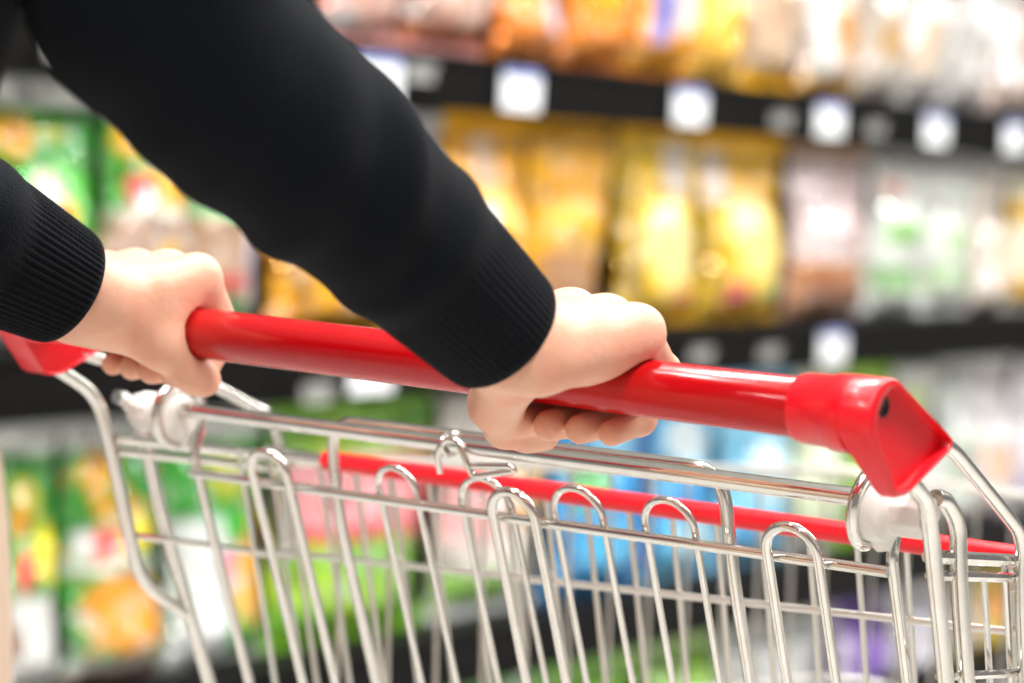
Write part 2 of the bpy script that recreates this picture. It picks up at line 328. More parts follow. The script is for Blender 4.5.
bag('clear_bag', 2, 3.836, 3.992, .33, (.70, .62, .54), [('r', .2, .2, .7, .6, (.75, .55, .42)), ('n', 2.6, .5, WH)], 'narrow pale peach bag, middle shelf, left of the yellow-banded end bag', g, WH)
bag('clear_bag', 2, 3.992, 4.235, .33, (.72, .68, .50), [('r', 0, .1, 1, .25, YE), ('r', 0, .65, 1, .8, YE)], 'pale bag with yellow bands at the right edge of the photo, middle shelf', g, WH)
# lower shelf
g = 'bags on the lower shelf'
bag('puff_bag', 1, 1.122, 1.250, .385, (.03, .34, .02), [('d', .5, .74, .22, .08, (.60, .52, .03)), ('d', .35, .66, .16, .06, (.85, .40, .03)), ('d', .38, .49, .16, .08, (.82, .10, .06)), ('d', .72, .55, .2, .11, (.90, .78, .04)), ('r', 0, 0, 1, .40, WH), ('r', -.1, .90, 1.1, 1.1, (.74, .78, .75)), ('d', .2, .24, .14, .06, (.3, .2, .15))], 'green bag with white bottom at the left edge of the photo, lower shelf', g, SIL)
bag('puff_bag', 1, 1.250, 1.441, .385, (.02, .30, .02), [('d', .30, .835, .22, .07, (.92, .55, .01)), ('d', .30, .835, .09, .03, (.80, .34, .01)), ('d', .30, .745, .11, .04, YE), ('d', .5, .68, .3, .035, (.78, .38, .02)), ('d', .36, .555, .16, .07, (.78, .03, .02)), ('r', .08, .50, .24, .61, WH), ('d', .72, .585, .19, .075, (.95, .80, .01)), ('r', 0, .44, 1, .485, (.62, .66, .60)), ('d', .52, .29, .44, .16, (.86, .33, .008)), ('r', 0, 0, 1, .12, WH), ('n', 4.2, .5, (.78, .20, .01)), ('r', -.1, .90, 1.1, 1.1, (.74, .78, .75)), ('r', 0, .84, .2, .9, (.03, .4, .03)), ('r', 0, 0, 1, .06, (.5, .28, .2)), ('n', 3.4, .75, WH)],
    'green bag with a sunflower, coloured balls and orange window, lower shelf', g, SIL)
bag('puff_bag', 1, 1.444, 1.646, .385, (.04, .38, .03), [('r', -.1, .90, 1.1, 1.1, (.74, .78, .75)), ('d', .6, .76, .22, .10, (.55, .60, .02)), ('d', .8, .48, .14, .07, (.75, .06, .05)), ('d', .9, .56, .12, .1, (.90, .72, .02)), ('r', 0, 0, .5, .60, (.70, .74, .74)), ('d', .52, .40, .14, .09, (.80, .25, .45)), ('d', .80, .33, .26, .18, (.86, .42, .05)), ('n', 3.1, .6, WH), ('r', 0, 0, 1, .05, WH)], 'green and white bag with pink dot and orange window, lower shelf', g, SIL)
bag('salad_bag', 1, 1.650, 2.028, .385, (.17, .46, .012), [('n', 2.2, .1, (.36, .62, .03)), ('n', 3.2, .5, (.05, .26, .01)), ('r', .02, .46, .96, .79, (.82, .32, .34)), ('r', .02, .44, .96, .50, (.68, .05, .07)), ('r', .82, .40, .98, .74, (.70, .02, .02)), ('n', 4.0, .85, WH)], 'lime green bag with a pink panel seen through the cart wires', g, (.20, .45, .03))
bag('salad_bag', 1, 2.034, 2.327, .385, (.76, .72, .66), [('r', 0, .35, .4, .7, (.82, .42, .42)), ('d', .72, .52, .24, .13, (.88, .44, .03)), ('r', 0, 0, .6, .22, (.20, .50, .03)), ('r', .5, .72, 1, .9, (.15, .42, .30)), ('n', 2.5, .6, WH)], 'white bag with orange spot and pink corner seen through the cart wires', g, WH)
bag('frozen_bag', 1, 2.333, 2.615, .385, (.03, .33, .74), [('r', .9, 0, 1, 1, NAV), ('r', .1, .45, .5, .65, (.16, .52, .20)), ('d', .6, .75, .25, .1, LB), ('d', .45, .25, .3, .12, (.05, .45, .78))], 'deep blue bag with a green patch, lower shelf', g, BLU)
bag('frozen_bag', 1, 2.615, 2.860, .385, (.10, .50, .82), [('r', 0, 0, .1, 1, NAV), ('d', .5, .7, .3, .12, (.72, .84, .90)), ('r', .2, .3, .8, .5, (.03, .30, .70)), ('d', .6, .2, .3, .1, (.50, .76, .86))], 'light blue bag with a pale oval, lower shelf, left of its paler neighbour', g, LB)
bag('frozen_bag', 1, 2.860, 3.129, .385, (.22, .60, .86), [('d', .5, .5, .3, .16, (.66, .82, .9)), ('r', .82, 0, .98, .9, (.05, .38, .66)), ('r', .1, .12, .7, .25, (.04, .34, .72))], 'pale blue bag under the right end of the red handle, lower shelf', g, LB)
bag('salad_bag', 1, 3.136, 3.318, .385, (.66, .76, .50), [('r', .2, .4, .8, .8, (.78, .82, .66)), ('r', 0, 0, 1, .2, (.5, .5, .46))], 'pale green bag, lower shelf, right of the blue bags', g, WH)
bag('salad_bag', 1, 3.318, 3.519, .385, (.34, .66, .02), [('r', 0, .1, .2, .9, (.12, .30, .02)), ('n', 2.2, .5, (.50, .75, .10))], 'bright lime bag behind the red handle bracket, lower shelf', g, LIME)
for a, b, c, s, lab in ((3.519, 3.716, (.66, .70, .66), [('d', .5, .75, .3, .1, (.55, .70, .12)), ('n', 2.2, .3, WH)], 'white bag with a small lime spot, lower shelf'),
                        (3.716, 3.897, (.62, .66, .62), [('r', .2, .2, .5, .6, (.36, .46, .30)), ('n', 2.4, .4, (.8, .8, .86))], 'grey-white bag with a dull green stripe, lower shelf'),
                        (3.897, 4.088, (.72, .68, .68), [('r', .1, .25, .9, .5, (.80, .50, .34)), ('n', 2.4, .5, (.74, .72, .86))], 'white bag with a peach panel, lower shelf'),
                        (4.088, 4.324, (.74, .72, .78), [('r', 0, .1, 1, .3, (.6, .56, .72))], 'lilac-white bag at the right edge of the photo, lower shelf')):
    bag('clear_bag', 1, a, b, .385, c, s, lab, g, WH, wr=.008)
# bottom shelf
g = 'bags on the bottom shelf'
for nm, a, b, c, s, lab in (('salad_bag', 1.795, 2.060, (.05, .30, .02), [('n', 2, .2, (.2, .5, .03))], 'dark green bag low behind the left of the gate wires'),
        ('salad_bag', 2.060, 2.330, (.10, .48, .05), [('r', 0, .3, 1, .74, (.70, .80, .90)), ('n', 2.4, .5, WH)], 'green-topped bag with pale blue panel, bottom shelf'),
        ('salad_bag', 2.330, 2.632, (.20, .58, .02), [('n', 2.2, .3, (.45, .74, .08))], 'vivid lime bag, bottom shelf, directly under the deep blue bag'),
        ('salad_bag', 2.632, 2.908, (.30, .60, .03), [('n', 2.2, .1, (.08, .30, .02)), ('n', 3.2, .6, (.6, .75, .5))], 'mottled lime and dark green bag, bottom shelf'),
        ('clear_bag', 2.908, 3.326, (.66, .68, .68), [('n', 2.4, .3, WH), ('r', .7, .2, .9, .6, (.45, .44, .46))], 'pale grey bag, bottom shelf, left of the purple one'),
        ('snack_bag', 3.326, 3.555, (.16, .05, .44), [('r', .0, .0, .2, 1, (.55, .48, .70)), ('d', .6, .5, .2, .1, (.30, .16, .60))], 'purple bag, bottom shelf'),
        ('clear_bag', 3.555, 3.851, (.68, .66, .76), [('n', 2.4, .3, WH)], 'lilac-white bag, bottom shelf, right of the purple one'),
        ('snack_bag', 3.851, 4.317, (.90, .66, .02), [('d', .5, .55, .3, .2, (.85, .36, .08)), ('r', 0, .1, .2, .9, (.70, .60, .55))], 'yellow bag with orange spot, bottom shelf right corner')):
    bag(nm, 0, a, b, .205, c, s, lab, g, WH if 'grey' in lab or 'white' in lab else tuple(np.array(c) * .9))

# ---------------------------------------------------------------- shopping cart
cart = empty('shopping_cart', (0, .4, 0)); tag(cart, 'wire shopping cart with red handle bar, red seat rail and hinged rear gate', 'cart')
CO = Vector((0, .4, 0))
def cw(name, pts, r, m=None, parent=None, seg=8, closed=False):
    return wire(name, [Vector(p) - CO for p in pts], r, parent or cart, m, seg, closed)
def cb(name, mb, m, smooth=True, bevel=0, parent=None):
    mb.v = [(x, y - .4, z) for x, y, z in mb.v]
    return mb.build(name, m, parent or cart, smooth, bevel)
# handle bar: plastic sleeve with a thin moulding line, collars and end brackets
cb('handle_bar', MB().lathe([(-.236, .0129), (-.2355, .0131), (.2355, .0131), (.236, .0129)], 64, 'x', (0, 0, 1.0)), M['red'])
def bracket(sx):
    x0, x1 = (.2565, .2745) if sx > 0 else (.2530, .2745)
    arc = [(.0168 * math.cos(math.radians(q)), 1.0 + .0168 * math.sin(math.radians(q))) for q in range(205, 64, -10)]
    poly = arc + [(.0560, .9900), (.0605, .9875), (.0610, .9850), (.0590, .9825), (.0240, .9668), (.0200, .9655), (.0110, .9652), (.0075, .9670)]
    cy, cz = .017, .990
    V = []; F = []; n = len(poly)
    for x, k, ry, rz in ((x0 + .0015, .96, cy, cz), (x0, 1, cy, cz), (x1 - .0016, 1, cy, cz), (x1 - .0005, .988, cy, cz), (x1, .970, cy, cz), (x1, .88, .037, .9895), (x1 - .0006, .865, .037, .9895), (x1 - .0050, .845, .037, .9895)):
        V += [(sx * (x + max(0, .997 - z) * (.34 if sx > 0 else .08) * (x < x0 + .003)), ry + (y - ry) * k - .4, rz + (z - rz) * k) for y, z in poly]
    for i in range(7):
        for k in range(n): F.append((i * n + k, i * n + (k + 1) % n, (i + 1) * n + (k + 1) % n, (i + 1) * n + k))
    F += [tuple(range(n))[::-1], tuple(7 * n + k for k in range(n))]
    me = MB().add(V, F).mesh('handle_bracket'); me.set_sharp_from_angle(angle=math.radians(50))
    o = link('handle_bracket', me, cart, M['red2'])
    cb('collar', MB().lathe([(sx * a, r) for a, r in ((.2318, .0134), (.2322, .0146), (.235, .0152), (.249, .0157), (.2500, .0166), (.2590, .0170), (.2595, .012))], 40, 'x', (0, 0, 1.0)), M['red2'], parent=o)
    cb('screw', MB().lathe([(sx * a, r) for a, r in ((.266, .0046), (.2698, .0046), (.2700, .0036), (.2696, .0030), (.2696, .0003))], 24, 'x', (0, .0035, 1.0040)), M['dark'], parent=o)
for sx in (1, -1): bracket(sx)

# side frames: arm from bracket, upright post, upper tube, rails (the cart is a little bent, so the sides differ)
SIDE = {1: dict(arm=[(.02, .978), (.046, .967), (.068, .957), (.079, .940), (.1039, .8698), (.118, .830), (.152, .795)], post=[(.080, .9575), (.090, .9560), (.1045, .945), (.1100, .915), (.1245, .867), (.170, .765), (.265, .545), (.29, .42), (.20, .17)],
                tube=[(.03, .992), (.087, .9814), (.1258, .9590), (.170, .9330), (.1745, .900), (.190, .84)], A=((.0825, .9305), (.1735, .9195)), B=((.0855, .9215), (.175, .911)), low=((.102, .8725), (.192, .862)), bars=(.147, .170)),
        -1: dict(arm=[(.005, .978), (.028, .966), (.052, .952), (.0612, .925), (.0804, .8688), (.0905, .841), (.128, .817)], post=[(.064, .9505), (.071, .949), (.0840, .934), (.1039, .8786), (.1511, .7714), (.250, .545), (.29, .42), (.20, .17)],
                 tube=[(.015, .985), (.043, .9741), (.1449, .9540), (.200, .9320), (.2105, .905), (.222, .84)], A=((.0620, .9265), (.2095, .9065)), B=((.0645, .9190), (.210, .8985)), low=((.083, .8685), (.212, .8438)), bars=(.162, .187))}
for sx, s in SIDE.items():
    X = .2575 * sx
    cw('frame_arm', fillet([(X + sx * (.008, .0065, .002)[min(k, 2)] * (k < 3), y, z) for k, (y, z) in enumerate(s['arm'])], .022), .0040, seg=12)
    cw('frame_post', fillet([(X - .0005 * sx, y + .001, z) for y, z in s['post']], .02), .0042, seg=12)
    cw('upper_tube', fillet([(X + .002 * sx, y, z) for y, z in s['tube']], .012), .0034, seg=12)
    for k, r in (('A', .0032), ('B', .0024)): cw('side_rail', [(X - .003 * sx, y, z) for y, z in s[k]], r)
    cw('side_rail', [(X - .003 * sx, y, z) for y, z in s['low']], .0021)
    for y in s['bars']:
        cw('side_bar', [(X - .006 * sx, y, .916), (X - .006 * sx, y + .09, .60)], .0018)

# hinged rear gate, leaning 22 degrees forward at the foot
ct, st = math.cos(math.radians(22)), math.sin(math.radians(22))
def gp(x, s, o=0): return Vector((x, .079 + s * st + o * ct, .950 - s * ct + o * st + .0145 * x))
cw('hinge_rod', [gp(-.240, 0), gp(.240, 0)], .0045, seg=16)
cw('gate_rail', [gp(-.2190, .0385, -.004), gp(.232, .0350, -.004)], .0027, seg=10)
cw('gate_rail', [gp(-.2145, .26, -.004), gp(.232, .26, -.004)], .0024); cw('gate_rail', [gp(-.2145, .425, -.004), gp(.232, .425, -.004)], .0030)
def hoop(x0, x1, top, r, off):
    x0 -= .73 * off; x1 -= .73 * off
    c, q = (x0 + x1) / 2, (x1 - x0) / 2
    pts = [gp(x0, .43, off), gp(x0, .2, off)] + [gp(c - q * math.cos(a), top + q * 1.02 - q * 1.02 * math.sin(a), off) for a in np.linspace(0, math.pi, 22)] + [gp(x1, .2, off), gp(x1, .43, off)]
    cw('gate_hoop', pts, r, seg=10)
hoop(-.170, -.1435, .0145, .0027, -.0095); hoop(-.0795, -.0530, .0195, .0019, .0010); hoop(-.0225, .0110, .0185, .0018, .0010)
hoop(-.0010, .0263, .0178, .0027, -.0095); hoop(.0385, .0690, .0168, .0019, .0010); hoop(.0948, .1242, .0162, .0019, .0010); hoop(.1640, .1918, .0150, .0026, -.0095)
cw('gate_bail', fillet([gp(-.1215, .43, .0075), gp(-.1215, .06, .0075), gp(-.1225, .0050, .0185), gp(.1330, .0050, .0185), gp(.1372, .06, .0075), gp(.1372, .43, .0075)], .019, 10), .0033, seg=12)
def end_loop(sx, xleg, xin):
    o = cb('hinge_bushing', MB().lathe([(sx * a, r) for a, r in ((.2555, .0075), (.2550, .0098), (.2525, .0108), (.2400, .0112), (.2390, .0100), (.2370, .0105), (.2345, .0142), (.2300, .0152), (.2250, .0152), (.2205, .0138), (.2180, .0080))], 40, 'x',
              (0, .081, .9455 + .0145 * sx * .235), mod=lambda i, t: 1 + (.05 * math.cos(9 * t) if i in (1, 2, 3) else 0)), M['nylon'])
    cb('bushing_lug', MB().tube([gp(sx * .2270, .004, .002), gp(sx * .2270, .014, .002), gp(sx * .2280, .021, .001), gp(sx * .2290, .026, 0)], [.0105, .0098, .0065, .0035], 16), M['nylon'], parent=o)
    pts = [gp(xleg, .43, 0), gp(xleg, .10, 0), gp(xleg, .030, .001)]
    for a in np.linspace(-.35, 4.1, 26):      # behind, over the top, down the front
        k = (a + .35) / 4.45; pts.append(gp(xleg * (1 - k) + xin * k, .004 - .0185 * math.sin(a), .0168 * math.cos(a)))
    pts += [gp(xin, .022, -.0045)]
    cw('gate_end_wire', fillet(pts, .004, 3), .0030, seg=10)
end_loop(-1, -.2190, -.2245); end_loop(1, .2318, .2225)
ring = [gp(-.0235 + .004 * a / 6.28, -.0060 * math.cos(a), -.0060 * math.sin(a)) for a in np.linspace(0, 6.6, 26)]
cw('spring_clip', fillet([gp(-.0265, .014, -.0070), gp(-.0262, .002, -.0070), gp(-.0205, -.0052, -.0040), gp(-.0125, -.0050, -.0040), gp(-.0075, .003, -.0072), gp(-.0048, .0128, -.0072), gp(.0010, .0122, -.0072), gp(.0240, .0070, -.0065), gp(.0215, .0045, -.0065), gp(-.0040, .0072, -.0068)], .005, 6), .0018, seg=10)
cw('clip_ring', ring, .0015, seg=8)

# child seat back with red rail
srail = cw('seat_rail', [(-.253, .193, .9105), (.253, .193, .9185)], .0040, seg=12)
cb('red_sleeve', MB().tube([(-.208, .193, .9112), (.250, .193, .9185)], .0058, 16), M['red2'], parent=srail)
cw('seat_crossbar', [(-.253, .202, .848), (.253, .202, .880)], .0020, M['wire_dull'])
for k in range(18):
    x = -.242 + k * .0285; cw('seat_wire', [(x, .193, .915 + .016 * x), (x, .270, .63)], .0017, M['wire_dull'])
# deep basket
def rim(y): return .905 - .07 * (y - .2)
bl = [(-.250, .21), (-.205, .84)]; br = [(.250, .18), (.205, .84)]
for lev, r in ((0, .0035), (.17, .0019), (.30, .0024)):
    cw('basket_rail', fillet([(-.250, .21, rim(.21) - lev), (-.205, .84, rim(.84) - lev), (.205, .84, rim(.84) - lev), (.250, .18, rim(.18) - lev)], .05), r, M['wire_dull'])
side_me = {}
for sx in (-1, 1):
    for k in range(13):
        y = .25 + k * .046; x = sx * (.250 - .045 * (y - .2) / .64)
        cw('basket_wire', [(x, y, rim(y)), (x * .97, y + .012, .57)], .0016, M['wire_dull'], seg=6)
for k in range(13): cw('basket_wire', [(-.18 + k * .03, .84, rim(.84)), (-.175 + k * .0292, .83, .57)], .0016, M['wire_dull'], seg=6)
for k in range(15):
    x = -.224 + k * .032; cw('floor_wire', [(x, .245, .555), (x * .85, .83, .575)], .0018, M['wire_dull'], seg=6)
cw('basket_rail', [(-.235, .245, .553), (.235, .245, .553)], .003); cw('basket_rail', [(-.2, .83, .573), (.2, .83, .573)], .003)
# chassis and castors
cw('chassis_tube', fillet([(-.255, .20, .17), (-.255, .25, .135), (-.20, .82, .135), (.20, .82, .135), (.255, .25, .135), (.255, .20, .17)], .05), .011, seg=14)
for sx in (-1, 1): cw('basket_strut', fillet([(sx * .257, .285, .43), (sx * .24, .50, .545), (sx * .205, .82, .570)], .05), .007, seg=10)
fork_me = MB().box(-.022, .022, -.016, .016, .055, .062).box(-.022, -.018, -.035, .012, -.008, .058).box(.018, .022, -.035, .012, -.008, .058).lathe([(.06, .010), (.09, .010)], 16, 'z').mesh('fork', True, .001); fork_me.materials.append(M['wire'])
wheel_me = MB().lathe([(-.015, .020), (-.015, .05), (-.012, .057), (0, .059), (.012, .057), (.015, .05), (.015, .020), (.011, .018), (.011, .003)], 28, 'x').mesh('wheel'); wheel_me.materials.append(M['rubber'])
for x, y in ((-.250, .26), (.250, .26), (-.195, .80), (.195, .80)):
    c = link('castor', fork_me, cart); c.location = (x, y - .4, .0592 + .0)
    wl = link('wheel', wheel_me, c); wl.location = (0, -.018, 0)

# ---------------------------------------------------------------- the shopper: one continuous body, clothes as children
def seg_dist(P, a, b):
    a = np.array(a, float); b = np.array(b, float); d = b - a; t = np.clip(((P - a) @ d) / max(d @ d, 1e-12), 0, 1)
    return np.linalg.norm(P - a - t[..., None] * d, axis=-1), t
def cone(P, a, b, ra, rb): d, t = seg_dist(P, a, b); return d - (ra + (rb - ra) * t)
def ell(P, c, r):
    r = np.array(r, float); q = (P - np.array(c, float)) / r; k = np.linalg.norm(q, axis=-1); return (k - 1) * r.min()
def smin(a, b, k): h = np.clip(.5 + .5 * (b - a) / k, 0, 1); return b * (1 - h) + a * h - k * h * (1 - h)
def blend(ds, k):
    o = ds[0]
    for d in ds[1:]: o = smin(o, d, k)
    return o
def surface(fn, lo, hi, h):
    """closed quad mesh of fn = 0 (surface nets)"""
    ax = [np.arange(lo[i], hi[i] + h, h) for i in range(3)]; S = [len(a) for a in ax]
    F = np.empty(S, np.float32); Y, Z = np.meshgrid(ax[1], ax[2], indexing='ij')
    for i0 in range(0, S[0], 8):
        xs = ax[0][i0:i0 + 8]; P = np.empty((len(xs), S[1], S[2], 3)); P[..., 0] = xs[:, None, None]; P[..., 1] = Y; P[..., 2] = Z
        F[i0:i0 + 8] = fn(P)
    IN = F < 0; n = [s - 1 for s in S]; cnt = np.zeros(n); pos = np.zeros(n + [3])
    cs = [(a, b, c) for a in (0, 1) for b in (0, 1) for c in (0, 1)]
    sl = lambda c: tuple(slice(c[i], c[i] + n[i]) for i in range(3))
    for c in cs:
        for k in range(3):
            if c[k]: continue
            c2 = tuple(1 if q == k else c[q] for q in range(3)); f0, f1 = F[sl(c)], F[sl(c2)]; m = (f0 < 0) != (f1 < 0)
            t = np.where(m, f0 / np.where(m, f0 - f1, 1), 0); cnt += m
            for q in range(3): pos[..., q] += m * (c[q] + (t if q == k else 0))
    act = cnt > 0; idx = -np.ones(n, int); idx[act] = np.arange(act.sum()); ijk = np.argwhere(act)
    V = np.array(lo) + (ijk + pos[act] / cnt[act][:, None]) * h; Q = []
    for k in range(3):
        a, b = [(1, 2), (2, 0), (0, 1)][k]; s0 = [slice(1, n[i]) for i in range(3)]; s0[k] = slice(0, n[k]); s1 = list(s0); s1[k] = slice(1, n[k] + 1)
        i0, i1 = IN[tuple(s0)], IN[tuple(s1)]; e = np.argwhere(i0 != i1); e[:, [q for q in range(3) if q != k]] += 1
        def cell(da, db):
            c = e.copy(); c[:, a] += da; c[:, b] += db; return idx[c[:, 0], c[:, 1], c[:, 2]]
        q = np.stack([cell(-1, -1), cell(0, -1), cell(0, 0), cell(-1, 0)], 1); fl = ~i0[i0 != i1]; q[fl] = q[fl][:, ::-1]; Q.append(q)
    Q = np.concatenate(Q); return V, Q[(Q >= 0).all(1)]
def relax(V, Q, it, lam=.5):
    E = np.concatenate([Q[:, [0, 1]], Q[:, [1, 2]], Q[:, [2, 3]], Q[:, [3, 0]]]); E = np.concatenate([E, E[:, ::-1]])
    deg = np.bincount(E[:, 0], minlength=len(V))
    for k in range(it):
        for l in (lam, -lam * 1.04):
            A = np.stack([np.bincount(E[:, 0], V[E[:, 1], q], len(V)) for q in range(3)], 1) / np.maximum(deg, 1)[:, None]; V = V + l * (A - V)
    return V
def np_mesh(name, V, Q, m):
    me = bpy.data.meshes.new(name); me.from_pydata(V.tolist(), [], Q.tolist()); me.materials.append(m)
    bm = bmesh.new(); bm.from_mesh(me); bmesh.ops.recalc_face_normals(bm, faces=bm.faces); bm.to_mesh(me); bm.free()
    me.polygons.foreach_set('use_smooth', [True] * len(me.polygons)); return me

def pol(x, ang, r):                              # a point round the handle bar: angle from the top, forward and down the far side
    a = math.radians(ang); return (x, r * math.sin(a), 1.0 + r * math.cos(a))
def hand_fn(fing, wrist, elbow, thumb, side):
    """fing: per finger (x knuckle, x tip, radius, knuckle angle, knuckle r); side +1: thumb towards -x"""
    W = np.array(wrist); E = np.array(elbow); ax = (E - W) / np.linalg.norm(E - W)
    acr = np.array((1, 0, 0)) - ax * ax[0]; acr /= np.linalg.norm(acr)
    kn = [np.array(pol(f[0], f[3], f[4])) for f in fing]
    def fn(P):
        ds = []
        palm = []
        for i, f in enumerate(fing):
            base = W + acr * side * (-.0125 + .0083 * i) * 1.0 - ax * .004
            palm.append(cone(P, base, kn[i] + (kn[i] - base) * -.06, .0145, .0108))
            palm.append(cone(P, base * .45 + kn[i] * .55 + np.array((0, 0, -.006)), kn[i] + np.array((0, -.004, -.007)), .0100, .0085))
        palm.append(cone(P, W + acr * side * -.010, W + acr * side * -.008 + ax * .09, .0175, .0165)); palm.append(cone(P, W + acr * side * .010, W + acr * side * .008 + ax * .09, .0168, .0162))
        palm.append(cone(P, W + acr * side * .017 - ax * .006 + np.array((0, 0, -.005)), kn[3] * .62 + W * .38 + np.array((0, 0, -.008)), .0145, .0115))     # heel of the hand
        t = [np.array(q) for q in thumb]
        palm.append(cone(P, t[0], t[1], .0150, .0125)); palm.append(cone(P, t[0] * .5 + W * .5, t[1] * .6 + kn[0] * .4, .012, .0075))                        # ball of the thumb and its web
        body = blend(palm, .0135)
        th = blend([cone(P, t[1], t[2], .0112, .0098), cone(P, t[2], t[3], .0100, .0084), ell(P, t[2] * .4 + t[3] * .6, (.0102, .0102, .0102))], .004)
        body = smin(body, th, .007)
        for i, f in enumerate(fing):
            r = f[2]; x0, x1 = f[0], f[1]
            p = [kn[i], np.array(pol(x0 * .6 + x1 * .4, f[3] + 74 + f[5], .0300)), np.array(pol(x0 * .25 + x1 * .75, f[3] + 126 + f[5], .0262)), np.array(pol(x1, f[3] + 172 + f[5], .0225))]
            fg = blend([cone(P, p[0], p[1], r * 1.22, r * 1.06), cone(P, p[1], p[2], r * 1.08, r * .97), cone(P, p[2], p[3], r * .98, r * .86)], .0035)
            fg = smin(fg, np.linalg.norm(P - p[1], axis=-1) - r * 1.10, .003)
            body = smin(body, fg, .0032 if i else .0034)
            body = smin(body, np.linalg.norm(P - (kn[i] + np.array((0, 0, -.0008))), axis=-1) - .0101, .008)                # knuckle
        bar = np.hypot(P[..., 1], P[..., 2] - 1.0) - .01335
        return np.maximum(body, -bar)
    return fn
SKIN_V, SKIN_Q = [], []; nv_ = 0
def add_skin(V, Q):
    global nv_; SKIN_V.append(V); SKIN_Q.append(Q + nv_); nv_ += len(V)
RW, RE = (.1200, -.0640, 1.0215), (.0960, -.2640, 1.1530)
LW, LE = (-.1560, -.0560, 1.0170), (-.185, -.275, 1.112)
right_hand = dict(fing=[(.0800, .0850, .0085, 14, .0300, 4), (.1030, .1010, .0086, 14, .0305, 2), (.1250, .1170, .0081, 10, .0290, 0), (.1450, .1330, .0071, 3, .0260, 2)],
                  wrist=RW, elbow=RE, side=1, thumb=[(.1050, -.0410, 1.003), (.0840, -.0220, .9870), (.0720, .0020, .9735), (.0775, .0240, .9695)])
left_hand = dict(fing=[(-.1390, -.1430, .0085, 14, .0300, 4), (-.1610, -.1600, .0086, 14, .0305, 2), (-.1830, -.1770, .0081, 10, .0290, 0), (-.2030, -.1940, .0071, 3, .0260, 2)],
                 wrist=LW, elbow=LE, side=-1, thumb=[(-.1500, -.0380, 1.005), (-.1370, -.0210, .9945), (-.1330, -.0050, .9810), (-.1325, .0090, .9745)])
for hd, lo, hi in ((right_hand, (.035, -.150, .940), (.185, .062, 1.095)), (left_hand, (-.240, -.150, .940), (-.095, .062, 1.070))):
    V, Q = surface(hand_fn(**hd), lo, hi, .0016); add_skin(relax(V, Q, 2), Q)
# the rest of the body, standing behind the cart and leaning a little onto the bar
BX, BY = -.03, .10
chest, neck, headc = (BX, -.455 + BY, 1.26), (BX, -.42 + BY, 1.43), (BX, -.385 + BY, 1.575)
SHR, SHL = (BX + .150, -.440 + BY, 1.375), (BX - .150, -.440 + BY, 1.375)
HIP = [(BX + .085, -.52 + BY, .88), (BX - .085, -.52 + BY, .88)]; KNEE = [(BX + .09, -.50 + BY, .48), (BX - .09, -.58 + BY, .48)]; ANK = [(BX + .09, -.54 + BY, .09), (BX - .09, -.66 + BY, .09)]
def torso(P, g=0.):
    return blend([ell(P, (BX, -.505 + BY, .93), (.160 + g, .112 + g, .13 + g)), ell(P, (BX, -.475 + BY, 1.10), (.100 + g, .076 + g, .17 + g)), ell(P, chest, (.124 + g, .086 + g, .16 + g)),
                  cone(P, SHR, SHL, .052 + g, .052 + g)], .06)
def arms(P, g=0.):
    return np.minimum(blend([cone(P, SHR, RE, .042 + g, .032 + g), cone(P, RE, np.array(RW) + (np.array(RE) - np.array(RW)) * .3, .031 + g, .021 + g)], .03),
                      blend([cone(P, SHL, LE, .042 + g, .032 + g), cone(P, LE, np.array(LW) + (np.array(LE) - np.array(LW)) * .3, .031 + g, .021 + g)], .03))
def legs(P, g=0.):
    return np.minimum(*[blend([cone(P, HIP[i], KNEE[i], .082 + g, .056 + g), cone(P, KNEE[i], ANK[i], .055 + g, .040 + g)], .03) for i in (0, 1)])
def head(P):
    c = np.array(headc); d = [ell(P, c + (0, -.008, .02), (.075, .092, .088)), ell(P, c + (0, .022, -.045), (.056, .066, .070)), cone(P, neck, c + (0, -.015, -.04), .050, .048)]
    o = blend(d, .03); o = smin(o, cone(P, c + (0, .083, .005), c + (0, .104, -.026), .007, .012), .012)
    for s in (-1, 1):
        o = smin(o, ell(P, c + (s * .077, -.012, -.005), (.010, .020, .032)), .008); o = np.maximum(o, -(np.linalg.norm(P - (c + (s * .031, .092, .008)), axis=-1) - .0145))
    return smin(o, ell(P, c + (0, .082, -.055), (.024, .012, .009)), .008)
V, Q = surface(lambda P: blend([torso(P), arms(P), legs(P), head(P), np.minimum(*[cone(P, np.array(a) + (0, -.03, -.04), np.array(a) + (0, .13, -.055), .034, .026) for a in ANK])], .025), (-.36, -.70, .0), (.26, -.06, 1.72), .011)
add_skin(V, Q)
person = link('person', np_mesh('person', np.concatenate(SKIN_V), np.concatenate(SKIN_Q), M['skin']))
tag(person, 'person in black ribbed-cuff sweater gripping the red handle bar with both hands', 'person')
for s in (-1, 1):
    e = np.array(headc) + (s * .031, .068, .008)
    eo = MB().lathe([(.0125 * math.sin(a), .0125 * math.cos(a) + 1e-5) for a in np.linspace(-1.55, 1.55, 12)], 16, 'y', e).build('eye', M['eye'], person)
    MB().lathe([(.0118, .006), (.0130, .0045), (.0133, .0005)], 14, 'y', e).build('iris', M['iris'], eo)
c = np.array(headc)
MB().tube([c + (x, .094 - 14 * x * x, -.056) for x in np.linspace(-.022, .022, 9)], [.0015, .003, .004, .0045, .0042, .0045, .004, .003, .0015], 8).build('lips', M['lip'], person)
V, Q = surface(lambda P: np.maximum(blend([ell(P, c + (0, -.015, .028), (.084, .098, .094)), ell(P, c + (0, -.075, -.06), (.070, .045, .12))], .03), -ell(P, c + (0, .085, -.03), (.066, .075, .085))), c - (.12, .16, .22), c + (.12, .12, .14), .008)
link('hair', np_mesh('hair', V, Q, M['hair']), person)
